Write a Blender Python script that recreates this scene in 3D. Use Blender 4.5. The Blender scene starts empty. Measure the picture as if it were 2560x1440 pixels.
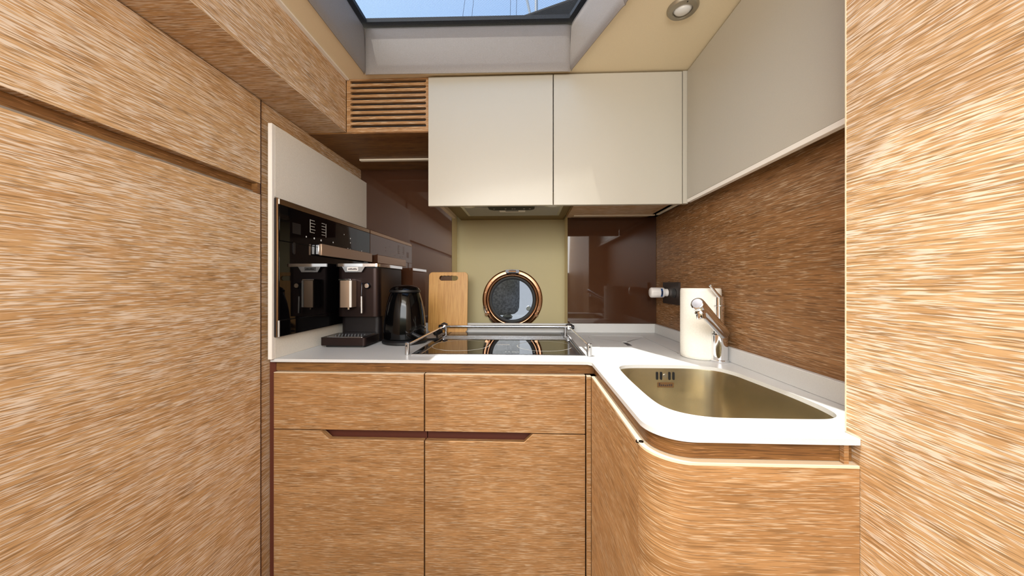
import bpy, bmesh, math, random
from mathutils import Vector, Matrix
from mathutils.geometry import tessellate_polygon
random.seed(4)
SC = bpy.context.scene
COL = SC.collection
PI = math.pi
EYE = 1.158            # eye height above the cabin floor; heights below are given relative to the eye

# ------------------------------------------------------------------ camera
cam = bpy.data.cameras.new('camera'); co = bpy.data.objects.new('camera', cam); COL.objects.link(co)
co.location = (0, 0, EYE)
co.rotation_euler = (PI/2, 0, math.atan(33/850))
cam.sensor_width = 36; cam.lens = 36*850/2560; cam.shift_y = -12/2560
cam.clip_start = 0.02; cam.clip_end = 300
SC.camera = co
# ------------------------------------------------------------------ world and light
w = bpy.data.worlds.new('world'); SC.world = w; w.use_nodes = True
nt = w.node_tree; nt.nodes.clear()
sky = nt.nodes.new('ShaderNodeTexSky'); sky.sky_type = 'NISHITA'; sky.sun_disc = False
sky.sun_elevation = math.radians(62); sky.sun_rotation = math.radians(250); sky.air_density = 1.6; sky.dust_density = 2.2
bg = nt.nodes.new('ShaderNodeBackground'); bg.inputs[1].default_value = 0.24
ow = nt.nodes.new('ShaderNodeOutputWorld')
nt.links.new(sky.outputs[0], bg.inputs[0]); nt.links.new(bg.outputs[0], ow.inputs[0])
sl = bpy.data.lights.new('sun', 'SUN'); sl.energy = 6.0; sl.angle = math.radians(0.6); sl.color = (1, .95, .84)
so = bpy.data.objects.new('sun', sl); COL.objects.link(so)
so.rotation_euler = Vector((.27, .094, -1.156)).to_track_quat('-Z', 'Y').to_euler(); so.location = (-1, -1, 6)
def area(name, loc, target, sx, sy, power, color):
    l = bpy.data.lights.new(name, 'AREA'); l.shape = 'RECTANGLE'; l.size = sx; l.size_y = sy; l.energy = power; l.color = color
    o = bpy.data.objects.new(name, l); COL.objects.link(o); o.location = loc
    o.rotation_euler = (Vector(target)-Vector(loc)).to_track_quat('-Z', 'Y').to_euler()
    return o
area('fill_behind_camera', (-.1, -.62, 1.57), (-.1, 1.2, 1.08), 1.25, .60, 19, (1, .985, .96))  # added fill light behind the camera, no real source modelled
area('fill_overhead', (-.1, -.45, 1.86), (-.1, .4, .4), .9, .3, 6, (1, .95, .88))  # second added fill, high behind the camera, not an actual fitting
SC.view_settings.view_transform = 'Standard'; SC.view_settings.look = 'None'
SC.view_settings.gamma = 1; SC.view_settings.use_curve_mapping = False
SC.view_settings.exposure = 0.4

# ------------------------------------------------------------------ helpers
def lin(c):
    c = [x/255 for x in c]
    return tuple([x/12.92 if x <= .04045 else ((x+.055)/1.055)**2.4 for x in c]) + (1,)
MATS = {}
def mat(name, color=(200,200,200), rough=.5, metal=0, spec=.5, coat=0, coatr=.05, **k):
    m = bpy.data.materials.new(name); m.use_nodes = True; MATS[name] = m
    b = m.node_tree.nodes['Principled BSDF']
    b.inputs['Base Color'].default_value = lin(color); b.inputs['Roughness'].default_value = rough
    b.inputs['Metallic'].default_value = metal; b.inputs['Specular IOR Level'].default_value = spec
    b.inputs['Coat Weight'].default_value = coat; b.inputs['Coat Roughness'].default_value = coatr
    if 'emit' in k:
        b.inputs['Emission Color'].default_value = lin(k['emit']); b.inputs['Emission Strength'].default_value = k.get('es', 1)
    return m
def N(m, t, **kw):
    n = m.node_tree.nodes.new(t)
    for k, v in kw.items(): setattr(n, k, v)
    return n
def L(m, a, b): m.node_tree.links.new(a, b)
def BS(m): return m.node_tree.nodes['Principled BSDF']
def mapped(m, scale, coord='UV', loc=(0,0,0)):
    tc = N(m, 'ShaderNodeTexCoord'); mp = N(m, 'ShaderNodeMapping')
    mp.inputs['Scale'].default_value = scale; mp.inputs['Location'].default_value = loc
    L(m, tc.outputs[coord], mp.inputs['Vector']); return mp.outputs[0]
def noise(m, vec, scale=1, detail=2, rough=.5, dist=0):
    n = N(m, 'ShaderNodeTexNoise'); n.inputs['Scale'].default_value = scale; n.inputs['Detail'].default_value = detail
    n.inputs['Roughness'].default_value = rough; n.inputs['Distortion'].default_value = dist
    L(m, vec, n.inputs['Vector']); return n.outputs['Fac']
def ramp(m, fac, stops):
    r = N(m, 'ShaderNodeValToRGB'); e = r.color_ramp.elements
    while len(e) < len(stops): e.new(.5)
    for i, (p, c) in enumerate(stops):
        e[i].position = p; e[i].color = c if len(c) == 4 else lin(c)
    L(m, fac, r.inputs[0]); return r.outputs[0]
def mixc(m, f, a, b, mode='MIX'):
    x = N(m, 'ShaderNodeMix', data_type='RGBA', blend_type=mode)
    for s, v in ((x.inputs[0], f), (x.inputs[6], a), (x.inputs[7], b)):
        if hasattr(v, 'links'): L(m, v, s)
        else: s.default_value = v
    return x.outputs[2]
def math_(m, op, a, b=None, c=None):
    x = N(m, 'ShaderNodeMath', operation=op)
    for s, v in zip(x.inputs, (a, b, c)):
        if v is None: continue
        if hasattr(v, 'links'): L(m, v, s)
        else: s.default_value = v
    return x.outputs[0]
def bump(m, h, strength=.2, dist=.001):
    b = N(m, 'ShaderNodeBump'); b.inputs['Strength'].default_value = strength; b.inputs['Distance'].default_value = dist
    L(m, h, b.inputs['Height']); L(m, b.outputs[0], BS(m).inputs['Normal'])
BLK = (0,0,0,1); WHT = (1,1,1,1)

def oak(name, c1=(206,150,88), c2=(176,118,64), fleck=(243,222,192), amount=.5, rough=.45, k1=.78, k2=.62):
    """brushed and limed oak: pale broken streaks running along u over a warm base, fine dark pores"""
    m = mat(name, c1, rough, spec=.3)
    base = ramp(m, noise(m, mapped(m, (3.5, 30, 1)), 1, 3, .6, .2), [(.3, c2), (.68, c1)])
    cloud = noise(m, mapped(m, (2.4, 13, 1), loc=(3, 7, 0)), 1, 3, .6)
    st = noise(m, mapped(m, (19, 370, 1), loc=(1.3, 2.1, 0)), 1, 2.2, .5, .08)
    st2 = noise(m, mapped(m, (45, 640, 1), loc=(5.3, 1.1, 0)), 1, 1.5, .5, .1)
    s = math_(m, 'ADD', math_(m, 'MULTIPLY', st, .68), math_(m, 'MULTIPLY', st2, .32))
    s = math_(m, 'ADD', s, math_(m, 'MULTIPLY', math_(m, 'SUBTRACT', cloud, .5), .20))
    k = .60-.16*amount
    fm = ramp(m, s, [(k, BLK), (k+.085, WHT)])
    pores = ramp(m, noise(m, mapped(m, (15, 430, 1), loc=(9.1, 4, 0)), 1, 2, .5, .06), [(.40, WHT), (.49, BLK)])
    dark = tuple(int(x*.66) for x in c2)
    col = mixc(m, math_(m, 'MULTIPLY', pores, k2), base, lin(dark))
    col = mixc(m, math_(m, 'MULTIPLY', fm, k1), col, lin(fleck))
    L(m, col, BS(m).inputs['Base Color'])
    bump(m, fm, .25, .0006)
    return m
oak('oak', c1=(204,166,120), c2=(180,138,92), fleck=(234,220,202), amount=.66, k1=.68)
oak('oak_shaded', c1=(160,116,74), c2=(130,92,56), fleck=(204,178,146), amount=.36, k1=.6)  # sparser-flecked oak, darkened to carry the shade under the overhead cupboard
oak('oak_soft', c1=(176,132,86), c2=(150,108,66), fleck=(208,182,148), amount=.5, k1=.52, k2=.5)
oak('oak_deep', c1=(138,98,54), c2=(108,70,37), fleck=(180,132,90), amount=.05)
mat('oak_edge', (222,202,172), .45); mat('groove_grey', (134,122,108), .5)
# bamboo
m = mat('bamboo', (214,160,84), .42, coat=.1, coatr=.3)
bb = N(m, 'ShaderNodeTexBrick'); bb.inputs['Scale'].default_value = 1; bb.offset = .37; bb.squash = 1
for k_, v_ in (('Color1', lin((214,160,82))), ('Color2', lin((196,138,62))), ('Mortar', lin((178,120,54)))): bb.inputs[k_].default_value = v_
bb.inputs['Mortar Size'].default_value = .0004; bb.inputs['Brick Width'].default_value = .30; bb.inputs['Row Height'].default_value = .0125
tc = N(m, 'ShaderNodeTexCoord'); mp = N(m, 'ShaderNodeMapping'); mp.inputs['Rotation'].default_value = (0, 0, PI/2)
L(m, tc.outputs['UV'], mp.inputs[0]); L(m, mp.outputs[0], bb.inputs['Vector'])
fine = ramp(m, noise(m, mapped(m, (260, 9, 1)), 1, 3, .6), [(.35, (178,120,48)), (.6, (224,174,98))])
knot = ramp(m, noise(m, mapped(m, (26, 15, 1), loc=(4, 2, 0)), 1, 3, .7), [(.66, BLK), (.74, WHT)])
cc = mixc(m, .45, bb.outputs['Color'], fine); cc = mixc(m, math_(m, 'MULTIPLY', knot, .5), cc, lin((150,88,34)))
L(m, cc, BS(m).inputs['Base Color'])
mat('bamboo_edge', (232,184,112), .5)
# lacquer, leather, solid surface
def speck(name, c, rough, amp=5, sc=900, bs=.05, **k):
    m = mat(name, c, rough, **k)
    c2 = tuple(max(0, x-amp) for x in c); c1 = tuple(min(255, x+amp) for x in c)
    f = noise(m, mapped(m, (1, 1, 1), 'Object'), sc, 2, .6)
    L(m, ramp(m, f, [(.35, c2), (.65, c1)]), BS(m).inputs['Base Color']); bump(m, f, bs, .0004)
    return m
speck('cream_lacquer', (182,176,162), .30, 2, 700, .04, spec=.4)
speck('greige_panel', (226,219,206), .55, 5, 420, .12)
speck('worktop_white', (208,208,206), .38, 3, 500, .02)
speck('ceiling_vinyl', (232,216,182), .6, 3, 800, .08)
speck('niche_vinyl', (188,177,136), .6, 4, 700, .1)
speck('niche_lit', (232,218,174), .55, 3, 700, .05)  # paler than niche_vinyl: light falling on the niche sides is put into the colour
speck('grey_leather', (134,124,114), .48, 9, 900, .5)
speck('floor_teak', (120,96,72), .5, 8, 60, .05)
speck('canvas_dark', (13,14,18), .9, 3, 600, .2)
speck('fender_cloth', (88,90,100), .95, 22, 75, 1.0)
speck('hull_white', (232,234,240), .35, 2, 40, .0)
speck('paper', (240,237,226), .85, 3, 260, .25)
mat('white_plastic', (238,234,230), .35)
mat('trim_white', (238,232,222), .45)
mat('seam_dark', (48,20,14), .8)
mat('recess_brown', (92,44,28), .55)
mat('brown_glass', (68,42,28), .03, spec=.6)
mat('black_glass', (8,7,8), .03, spec=.35)
mat('hob_glass', (12,11,12), .02, spec=.7)
mat('black_gloss', (5,5,6), .08, spec=.28)
mat('black_matte', (16,15,16), .45)
mat('bronze_trim', (150,118,84), .32, .85)
mat('bronze_handle', (186,158,134), .38, .8)
mat('frame_dark', (34,28,26), .4, .3)
mat('coffee_body', (50,38,36), .34, .75)
mat('coffee_lower', (26,21,22), .4, .4)
mat('chrome', (235,235,238), .06, 1)
mat('satin_steel', (200,200,202), .26, 1)
mat('dark_steel', (70,70,74), .3, 1)
mat('copper', (150,112,86), .18, 1)
mat('rubber', (14,15,16), .55)
mat('print_grey', (175,172,165), .5)
mat('print_white', (235,235,235), .5)
mat('print_dark', (52,36,34), .5)
mat('label_blue', (28,66,118), .4)
mat('label_black', (10,14,24), .3)
mat('lamp_lens', (225,225,222), .12, coat=.5)
mat('lamp_bezel', (158,150,132), .38, .6)
mat('led_diffuser', (240,228,205), .4)
mat('hood_body', (120,98,56), .45, .2); mat('hood_black', (9,9,10), .5, spec=.15)
mat('hood_filter', (190,186,168), .5, .1)
mat('outlet', (46,37,33), .38)
mat('spar', (190,190,190), .35, .4)
mat('socket_hole', (5,5,5), .9)
# wipe streaks on filter: a woven mesh
m = MATS['hood_filter']; wv = N(m, 'ShaderNodeTexWave'); wv.inputs['Scale'].default_value = 1; L(m, mapped(m, (330, 60, 1)), wv.inputs['Vector'])
wv.inputs['Distortion'].default_value = 3
L(m, ramp(m, wv.outputs['Fac'], [(.25, (96,92,80)), (.75, (205,202,190))]), BS(m).inputs['Base Color'])
# brushed sink steel
m = mat('sink_steel', (205,194,168), .24, 1)
f = noise(m, mapped(m, (500, 8, 1)), 1, 2, .6)
L(m, ramp(m, f, [(.2, (.25,.25,.25,1)), (.8, (.275,.275,.275,1))]), BS(m).inputs['Roughness'])
bump(m, noise(m, mapped(m, (18, 14, 1)), 1, 3, .6), .10, .001)
# embossed paper
# hatch glass: clear, slightly tinted, fresnel reflections
def clear(name, tint, refl=1.0):
    m = bpy.data.materials.new(name); m.use_nodes = True; MATS[name] = m; t = m.node_tree; t.nodes.clear()
    o = t.nodes.new('ShaderNodeOutputMaterial'); tr = t.nodes.new('ShaderNodeBsdfTransparent'); g = t.nodes.new('ShaderNodeBsdfGlossy')
    tr.inputs[0].default_value = tint; g.inputs['Roughness'].default_value = .02
    lw = t.nodes.new('ShaderNodeLayerWeight'); lw.inputs[0].default_value = .5; pw = t.nodes.new('ShaderNodeMath'); pw.operation = 'POWER'; pw.inputs[1].default_value = 4.5; t.links.new(lw.outputs['Facing'], pw.inputs[0])
    fr = t.nodes.new('ShaderNodeMath'); fr.operation = 'MULTIPLY_ADD'; fr.inputs[1].default_value = .7; fr.inputs[2].default_value = .04; t.links.new(pw.outputs[0], fr.inputs[0]); mx = t.nodes.new('ShaderNodeMixShader')
    t.links.new(fr.outputs[0], mx.inputs[0]); t.links.new(tr.outputs[0], mx.inputs[1]); t.links.new(g.outputs[0], mx.inputs[2]); t.links.new(mx.outputs[0], o.inputs[0])
    return m
clear('clear_glass', (.93,.95,.97,1)); clear('port_glass', (.95,.97,1,1))
# insect screen: fine weave, mostly open
m = bpy.data.materials.new('insect_net'); m.use_nodes = True; MATS['insect_net'] = m; t = m.node_tree; t.nodes.clear()
o = t.nodes.new('ShaderNodeOutputMaterial'); tr = t.nodes.new('ShaderNodeBsdfTransparent'); df = t.nodes.new('ShaderNodeBsdfDiffuse'); df.inputs[0].default_value = lin((90,100,120))
tcn = t.nodes.new('ShaderNodeTexCoord'); mpn = t.nodes.new('ShaderNodeMapping'); mpn.inputs['Rotation'].default_value = (0,0,.9)
wa = t.nodes.new('ShaderNodeTexWave'); wa.inputs['Scale'].default_value = 55; wa.inputs['Distortion'].default_value = 1.5; wa.inputs['Detail'].default_value = 1
rp = t.nodes.new('ShaderNodeMapRange'); rp.inputs[1].default_value = .5; rp.inputs[2].default_value = 1; rp.inputs[3].default_value = .04; rp.inputs[4].default_value = .2
mx = t.nodes.new('ShaderNodeMixShader')
t.links.new(tcn.outputs['Object'], mpn.inputs[0]); t.links.new(mpn.outputs[0], wa.inputs[0]); t.links.new(wa.outputs['Fac'], rp.inputs[0]); t.links.new(rp.outputs[0], mx.inputs[0])
t.links.new(tr.outputs[0], mx.inputs[1]); t.links.new(df.outputs[0], mx.inputs[2]); t.links.new(mx.outputs[0], o.inputs[0])

# ---------- mesh builder (heights relative to the eye, lifted by EYE at build)
class B:
    def __init__(s): s.v = []; s.f = []; s.uv = []
    def add(s, pts, faces, uvs=None):
        n = len(s.v); s.v += [tuple(p) for p in pts]
        for i, f in enumerate(faces):
            s.f.append([n+k for k in f]); s.uv.append(uvs[i] if uvs else None)
        return s
    def box(s, x0, x1, y0, y1, z0, z1):
        p = [(x, y, z) for z in (z0, z1) for y in (y0, y1) for x in (x0, x1)]
        return s.add(p, [(0,1,3,2),(4,5,7,6),(0,1,5,4),(2,3,7,6),(0,2,6,4),(1,3,7,5)])
    def prism(s, poly, a, b, axis='z', holes=(), arc=False):
        def P(q, t):
            return (q[0], q[1], t) if axis == 'z' else ((q[0], t, q[1]) if axis == 'y' else (t, q[0], q[1]))
        loops = [list(poly)]+[list(h) for h in holes]
        tris = tessellate_polygon([[Vector((q[0], q[1], 0)) for q in l] for l in loops])
        flat = [q for l in loops for q in l]; n = len(flat)
        pts = [P(q, a) for q in flat]+[P(q, b) for q in flat]
        s.add(pts, [tuple(t_) for t_ in tris]+[tuple(k+n for k in t_) for t_ in tris])
        # share verts with the sides
        base = len(s.v)-2*n; k = 0
        for l in loops:
            d = 0
            for i in range(len(l)):
                j = (i+1) % len(l)
                e = math.dist(l[i], l[j]); s.f.append([base+k+i, base+k+j, base+n+k+j, base+n+k+i])
                s.uv.append([(d, a), (d+e, a), (d+e, b), (d, b)] if arc else None); d += e
            k += len(l)
        return s
    def rings(s, rs, cap0=True, cap1=True, closed=True):
        n = len(rs[0]); b0 = len(s.v)
        for r in rs: s.v += [tuple(p) for p in r]
        for i in range(len(rs)-1):
            for k in range(n if closed else n-1):
                j = (k+1) % n
                s.f.append([b0+i*n+k, b0+i*n+j, b0+(i+1)*n+j, b0+(i+1)*n+k]); s.uv.append(None)
        if cap0: s.f.append([b0+k for k in range(n)][::-1]); s.uv.append(None)
        if cap1: s.f.append([b0+(len(rs)-1)*n+k for k in range(n)]); s.uv.append(None)
        return s
    def lathe(s, prof, c, axis=(0,0,1), seg=32, caps=(True, True), sq=1.0):
        a = Vector(axis).normalized(); u = a.orthogonal().normalized(); v = a.cross(u); c = Vector(c)
        return s.rings([[c+a*t_+(u*math.cos(2*PI*k/seg)+v*math.sin(2*PI*k/seg))*max(r, 1e-4) for k in range(seg)] for r, t_ in prof], *caps)
    def cyl(s, c, r, h, axis=(0,0,1), seg=24, e=None):
        e = min(r, h)*.12 if e is None else e
        return s.lathe([(r-e, 0), (r, e), (r, h-e), (r-e, h)], c, axis, seg)
    def tube(s, path, r, seg=12, close=False):
        path = [Vector(p) for p in path]; n = len(path); rs = []
        up = None
        for i, p in enumerate(path):
            d = (path[(i+1) % n]-path[i-1]) if close else (path[min(i+1, n-1)]-path[max(i-1, 0)])
            d.normalize()
            if up is None: up = d.orthogonal().normalized()
            up = (up-d*up.dot(d)).normalized(); q = d.cross(up)
            rr_ = r[i] if isinstance(r, (list, tuple)) else r
            rs.append([p+(up*math.cos(2*PI*k/seg)+q*math.sin(2*PI*k/seg))*rr_ for k in range(seg)])
        if close: rs.append(rs[0])
        return s.rings(rs, not close, not close)
    def build(s, name, material, parent=None, bevel=0, seg=2, smooth=True, grain='h', off=None, ang=32):
        me = bpy.data.meshes.new(name)
        bm = bmesh.new(); vs = [bm.verts.new((p[0], p[1], p[2]+EYE)) for p in s.v]
        uvl = bm.loops.layers.uv.new('UVMap')
        off = off or (random.uniform(0, 9), random.uniform(0, 9))
        pend = []
        for f, u in zip(s.f, s.uv):
            try: fc = bm.faces.new([vs[k] for k in f])
            except ValueError: continue
            if u:
                for lp, q in zip(fc.loops, u): lp[uvl].uv = (q[0]+off[0], q[1]+off[1])
            else: pend.append(fc)
        bm.normal_update()
        for fc in pend:
            n = fc.normal
            for lp in fc.loops:
                p = lp.vert.co
                if abs(n.z) < .7:
                    t_ = Vector((-n.y, n.x, 0)); t_.normalize(); 
                    if abs(t_.x) > abs(t_.y):
                        if t_.x < 0: t_ = -t_
                    elif t_.y < 0: t_ = -t_
                    q = (p.dot(t_), p.z)
                else: q = (p.x, p.y)
                if grain == 'v': q = (q[1], q[0])
                if grain == 'y' and abs(n.z) >= .7: q = (p.y, p.x)
                lp[uvl].uv = (q[0]+off[0], q[1]+off[1])
        bmesh.ops.recalc_face_normals(bm, faces=bm.faces)
        bm.to_mesh(me); bm.free()
        if smooth:
            me.polygons.foreach_set('use_smooth', [True]*len(me.polygons)); me.set_sharp_from_angle(angle=math.radians(ang))
        me.materials.append(MATS[material])
        o = bpy.data.objects.new(name, me); COL.objects.link(o)
        if parent is not None:
            o.parent = parent

            o.matrix_parent_inverse = Matrix.Translation(-parent.location) if parent.type == 'EMPTY' else Matrix.Identity(4)
        if bevel:
            b = o.modifiers.new('bevel', 'BEVEL'); b.width = bevel; b.segments = seg; b.limit_method = 'ANGLE'; b.angle_limit = math.radians(40)
            b.harden_normals = False
        return o
def box(*a): return B().box(*a)
def tag(o, label, cat, group=None):
    o['label'] = label; o['category'] = cat
    if group: o['group'] = group
    return o
def thing(name, loc, label, cat, group=None):
    e = bpy.data.objects.new(name, None); COL.objects.link(e); e.location = (loc[0], loc[1], loc[2]+EYE); e.empty_display_size = .05
    return tag(e, label, cat, group)
def struct(o): o['kind'] = 'structure'; return o
def sempty(name, loc):
    e = bpy.data.objects.new(name, None); COL.objects.link(e); e.location = (loc[0], loc[1], loc[2]+EYE); e['kind'] = 'structure'; e.empty_display_size = .05; return e
def arc(cx, cy, r, a0, a1, n=8): return [(cx+r*math.cos(math.radians(a0+(a1-a0)*i/n)), cy+r*math.sin(math.radians(a0+(a1-a0)*i/n))) for i in range(n+1)]
def rr(x0, x1, y0, y1, r, n=6):
    return arc(x1-r, y0+r, r, -90, 0, n)+arc(x1-r, y1-r, r, 0, 90, n)+arc(x0+r, y1-r, r, 90, 180, n)+arc(x0+r, y0+r, r, 180, 270, n)
def circ(cx, cy, r, n=48): return [(cx+r*math.cos(2*PI*k/n), cy+r*math.sin(2*PI*k/n)) for k in range(n)]
def catmull(P, m_=6):
    out = []; n = len(P)
    for i in range(n):
        p0, p1, p2, p3 = P[i-1], P[i], P[(i+1) % n], P[(i+2) % n]
        for k in range(m_):
            t_ = k/m_
            out.append(tuple(.5*((2*b)+(-a+c)*t_+(2*a-5*b+4*c-d)*t_*t_+(-a+3*b-3*c+d)*t_**3) for a, b, c, d in zip(p0, p1, p2, p3)))
    return out

CT = -.238      # worktop top
CE = .765       # ceiling
YG = 1.66       # splashback plane
XL = -.81; XR = .63; YB = -.75; FL = -EYE

# ================================================================== SHELL
struct(box(-1.1, .9, YB, 1.9, FL-.04, FL).build('floor', 'floor_teak'))
HATCH = [(-.577, .2), (.385, .2), (.385, .45), (.345, .68), (.267, .93), (.16, 1.215), (-.577, 1.205)]
struct(B().prism([(-.95, YB), (.72, YB), (.72, 1.86), (-.95, 1.86)], CE, CE+.03, 'z', [HATCH]).build('ceiling', 'ceiling_vinyl', smooth=False))
struct(box(-.95, -.90, YB, 1.84, FL, CE).build('wall_left', 'oak'))
wr = struct(box(XR, XR+.05, .5, 1.84, FL, CE).build('wall_right', 'oak_shaded'))
# back wall with the porthole niche
PX, PZ, PR = -.067, -.086, .158
wb = sempty('wall_back', (-.08, 1.8, FL))
NX0, NX1, NB = -.361, .206, 1.79
B().prism([(-.9, FL), (.63, FL), (.63, CE), (-.9, CE)], NB, NB+.05, 'y', [circ(PX, PZ, .125)]).build('back_panel', 'niche_vinyl', wb, smooth=False)
box(NX0-.018, NX0, YG+.003, NB, -.26, .36).build('niche_side', 'niche_lit', wb, .001)
box(NX1, NX1+.018, YG+.003, NB, -.26, .36).build('niche_side', 'niche_lit', wb, .001)
box(NX0-.018, NX1+.018, YG, NB, -.285, -.26).build('niche_sill', 'niche_vinyl', wb, .001)
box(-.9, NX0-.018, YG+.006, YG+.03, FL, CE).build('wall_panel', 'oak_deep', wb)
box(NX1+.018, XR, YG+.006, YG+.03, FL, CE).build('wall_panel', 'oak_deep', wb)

# soffit beam along the left ceiling edge
s1 = B().prism([(-.899, .565), (-.671, .565), (-.671, CE-.0005), (-.899, CE-.0005)], YB, 1.25, 'y').build('trim_1', 'oak', bevel=.001); struct(s1)
struct(box(-.671, -.659, YB, 1.247, CE-.006, CE-.0005).build('trim_2', 'trim_white'))
# right bulkhead (tall panel close to the camera)
tp = thing('partition_panel', (.55, 0, FL), 'tall limed oak partition on the right, sunlit, nearest the camera', 'partition')
box(.5115, .70, YB, .5635, FL, CE-.002).build('panel', 'oak', tp)
box(.5108, .5120, .5622, .5640, CT+.001, CE-.003).build('edge_band', 'oak_edge', tp)

# hatch
hw = sempty('window_1', (-.1, .7, CE))
HT = .925
def offs(P, d):
    c = (sum(p[0] for p in P)/len(P), sum(p[1] for p in P)/len(P)); out = []
    n = len(P)
    for i in range(n):
        a, b, c_ = Vector(P[i-1]), Vector(P[i]), Vector(P[(i+1) % n])
        n1 = Vector(((b-a).y, -(b-a).x)).normalized(); n2 = Vector(((c_-b).y, -(c_-b).x)).normalized()
        m_ = (n1+n2).normalized(); out.append(tuple(b+m_*d/max(.3, m_.dot(n1))))
    return out
def coaming(a, b, name='coaming_pad', e=0.0003):
    """padded leather upright between two plan points; rounded top and bottom edges"""
    a = Vector(a); b = Vector(b); d = (b-a).normalized(); nrm = Vector((d.y, -d.x))   # outward
    a = a+d*e; b = b-d*e
    prof = [(.0, CE-.012), (-.004, CE-.002), (-.005, CE+.02), (-.004, CE+.07), (-.001, CE+.12), (.001, HT-.010), (.004, HT-.002), (.010, HT), (.04, HT), (.04, CE+.031), (.005, CE+.031), (.002, CE-.012)]
    rs = []
    L_ = (b-a).length; st = [0, .004, .012, .03, .25, .5, .75, 1]
    ts = [0, .006/L_, .018/L_, .25, .5, .75, 1-.018/L_, 1-.006/L_, 1]; ins = [.003, .0008, 0, 0, 0, 0, 0, .0008, .003]
    for t_, q in zip(ts, ins):
        p = a.lerp(b, t_); rs.append([(p.x+nrm.x*(o_+(q if o_ < .03 else 0)), p.y+nrm.y*(o_+(q if o_ < .03 else 0)), z) for o_, z in prof])
    return B().rings(rs).build(name, 'grey_leather', hw, ang=60)
for i in range(len(HATCH)):
    coaming(HATCH[i], HATCH[(i+1) % len(HATCH)])
OUT = offs(HATCH, .035)
INN = offs(HATCH, -.012)
B().prism(OUT, HT+.012, HT+.026, 'z', [offs(HATCH, -.006)]).build('hatch_rim', 'rubber', hw, smooth=False)
B().prism(offs(HATCH, .03), HT+.027, HT+.037, 'z').build('pane', 'clear_glass', hw, smooth=False)
B().prism(offs(HATCH, .012), HT+.004, HT+.005, 'z').build('insect_screen', 'insect_net', hw, smooth=False)
B().prism(offs(HATCH, .044), CE+.031, HT-.004, 'z', [offs(HATCH, .0065)]).build('upstand', 'grey_leather', hw, smooth=False)

# ================================================================== LEFT TALL CABINET
tc_ = thing('tall_cabinet', (XL-.03, .1, FL), 'tall limed oak cabinet filling the left side, long finger groove across it', 'cabinet')
box(-.898, XL-.022, YB, 1.014, FL, .563).build('carcass', 'oak_deep', tc_)
box(XL-.022, XL, YB, 1.011, .305, .5625).build('upper_door', 'oak', tc_, .0012)
box(XL-.022, XL, YB, 1.011, FL+.08, .272).build('lower_door', 'oak', tc_, .0012)
box(XL-.021, XL-.001, 1.000, 1.010, .273, .304).build('groove_end', 'oak_deep', tc_)
box(XL-.0218, XL-.0195, YB, 1.000, .281, .3045).build('groove_back', 'oak_deep', tc_)
box(XL-.0218, XL-.015, YB, 1.000, .2722, .2805).build('groove_rail', 'groove_grey', tc_)
box(XL-.022, XL-.0005, 1.0115, 1.0145, FL+.08, .5625).build('edge_seam', 'seam_dark', tc_)
box(-.898, XL-.006, 1.015, YG, FL, .563).build('side_panel', 'oak', tc_)

# ================================================================== VENT UNIT
vu = thing('ventilation_unit', (-.51, 1.45, .565), 'slotted oak ventilation panel tucked under the ceiling, left of the cream cupboards', 'vent')
VX0, VX1, VY = -.669, -.359, 1.25
box(-.898, VX1, VY+.014, YG+.005, .567, CE-.002).build('housing', 'oak_deep', vu)
slx0, slx1 = -.655, -.368; zt, zb, sh = .752, .588, .0102
pitch = (zt-zb)/8; r_ = sh/2
cs = [zt-pitch*i for i in range(9)]
hole = [(slx0, zb-r_-.0004)]+[(slx1, zb-r_-.0004), (slx1, zt+r_+.0004), (slx0, zt+r_+.0004)]
B().prism([(VX0, .565), (VX1, .565), (VX1, CE-.001), (VX0, CE-.001)], VY, VY+.012, 'y', [hole]).build('frame', 'oak_soft', vu, smooth=False)
for i in range(8):
    a, b = cs[i], cs[i+1]
    top = [(slx0+r_*(1-math.sin(q)), a-r_*math.cos(q)*1 if q else a-r_) for q in []]
    P = []
    # left end: outline goes from slot a centreline down to slot b centreline, with the slots' rounded ends
    P += [(slx0, a)]
    P += [(slx0+r_-r_*math.cos(t_), a-r_*math.sin(t_)) for t_ in (PI/6, PI/3, PI/2)]
    P += [(slx1-r_+r_*math.cos(t_), a-r_*math.sin(t_)) for t_ in (PI/2, PI/3, PI/6)]
    P += [(slx1, a), (slx1, b)]
    P += [(slx1-r_+r_*math.cos(t_), b+r_*math.sin(t_)) for t_ in (PI/6, PI/3, PI/2)]
    P += [(slx0+r_-r_*math.cos(t_), b+r_*math.sin(t_)) for t_ in (PI/2, PI/3, PI/6)]
    P += [(slx0, b)]
    B().prism(P, VY, VY+.012, 'y').build('slat', 'oak_soft', vu, smooth=False)
box(slx0, slx1, VY+.0125, VY+.0135, zb-r_, zt+r_).build('backing', 'black_matte', vu)
box(-.898, VX1, VY+.001, YG+.004, .5605, .5665).build('bottom_panel', 'oak_deep', vu)
ls = thing('strip_light', (-.55, 1.515, .56), 'thin white strip light under the oak vent panel, at the left', 'light')
B().box(-.748, -.40, 1.506, 1.524, .553, .5604).build('diffuser', 'led_diffuser', ls, .001)

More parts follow.
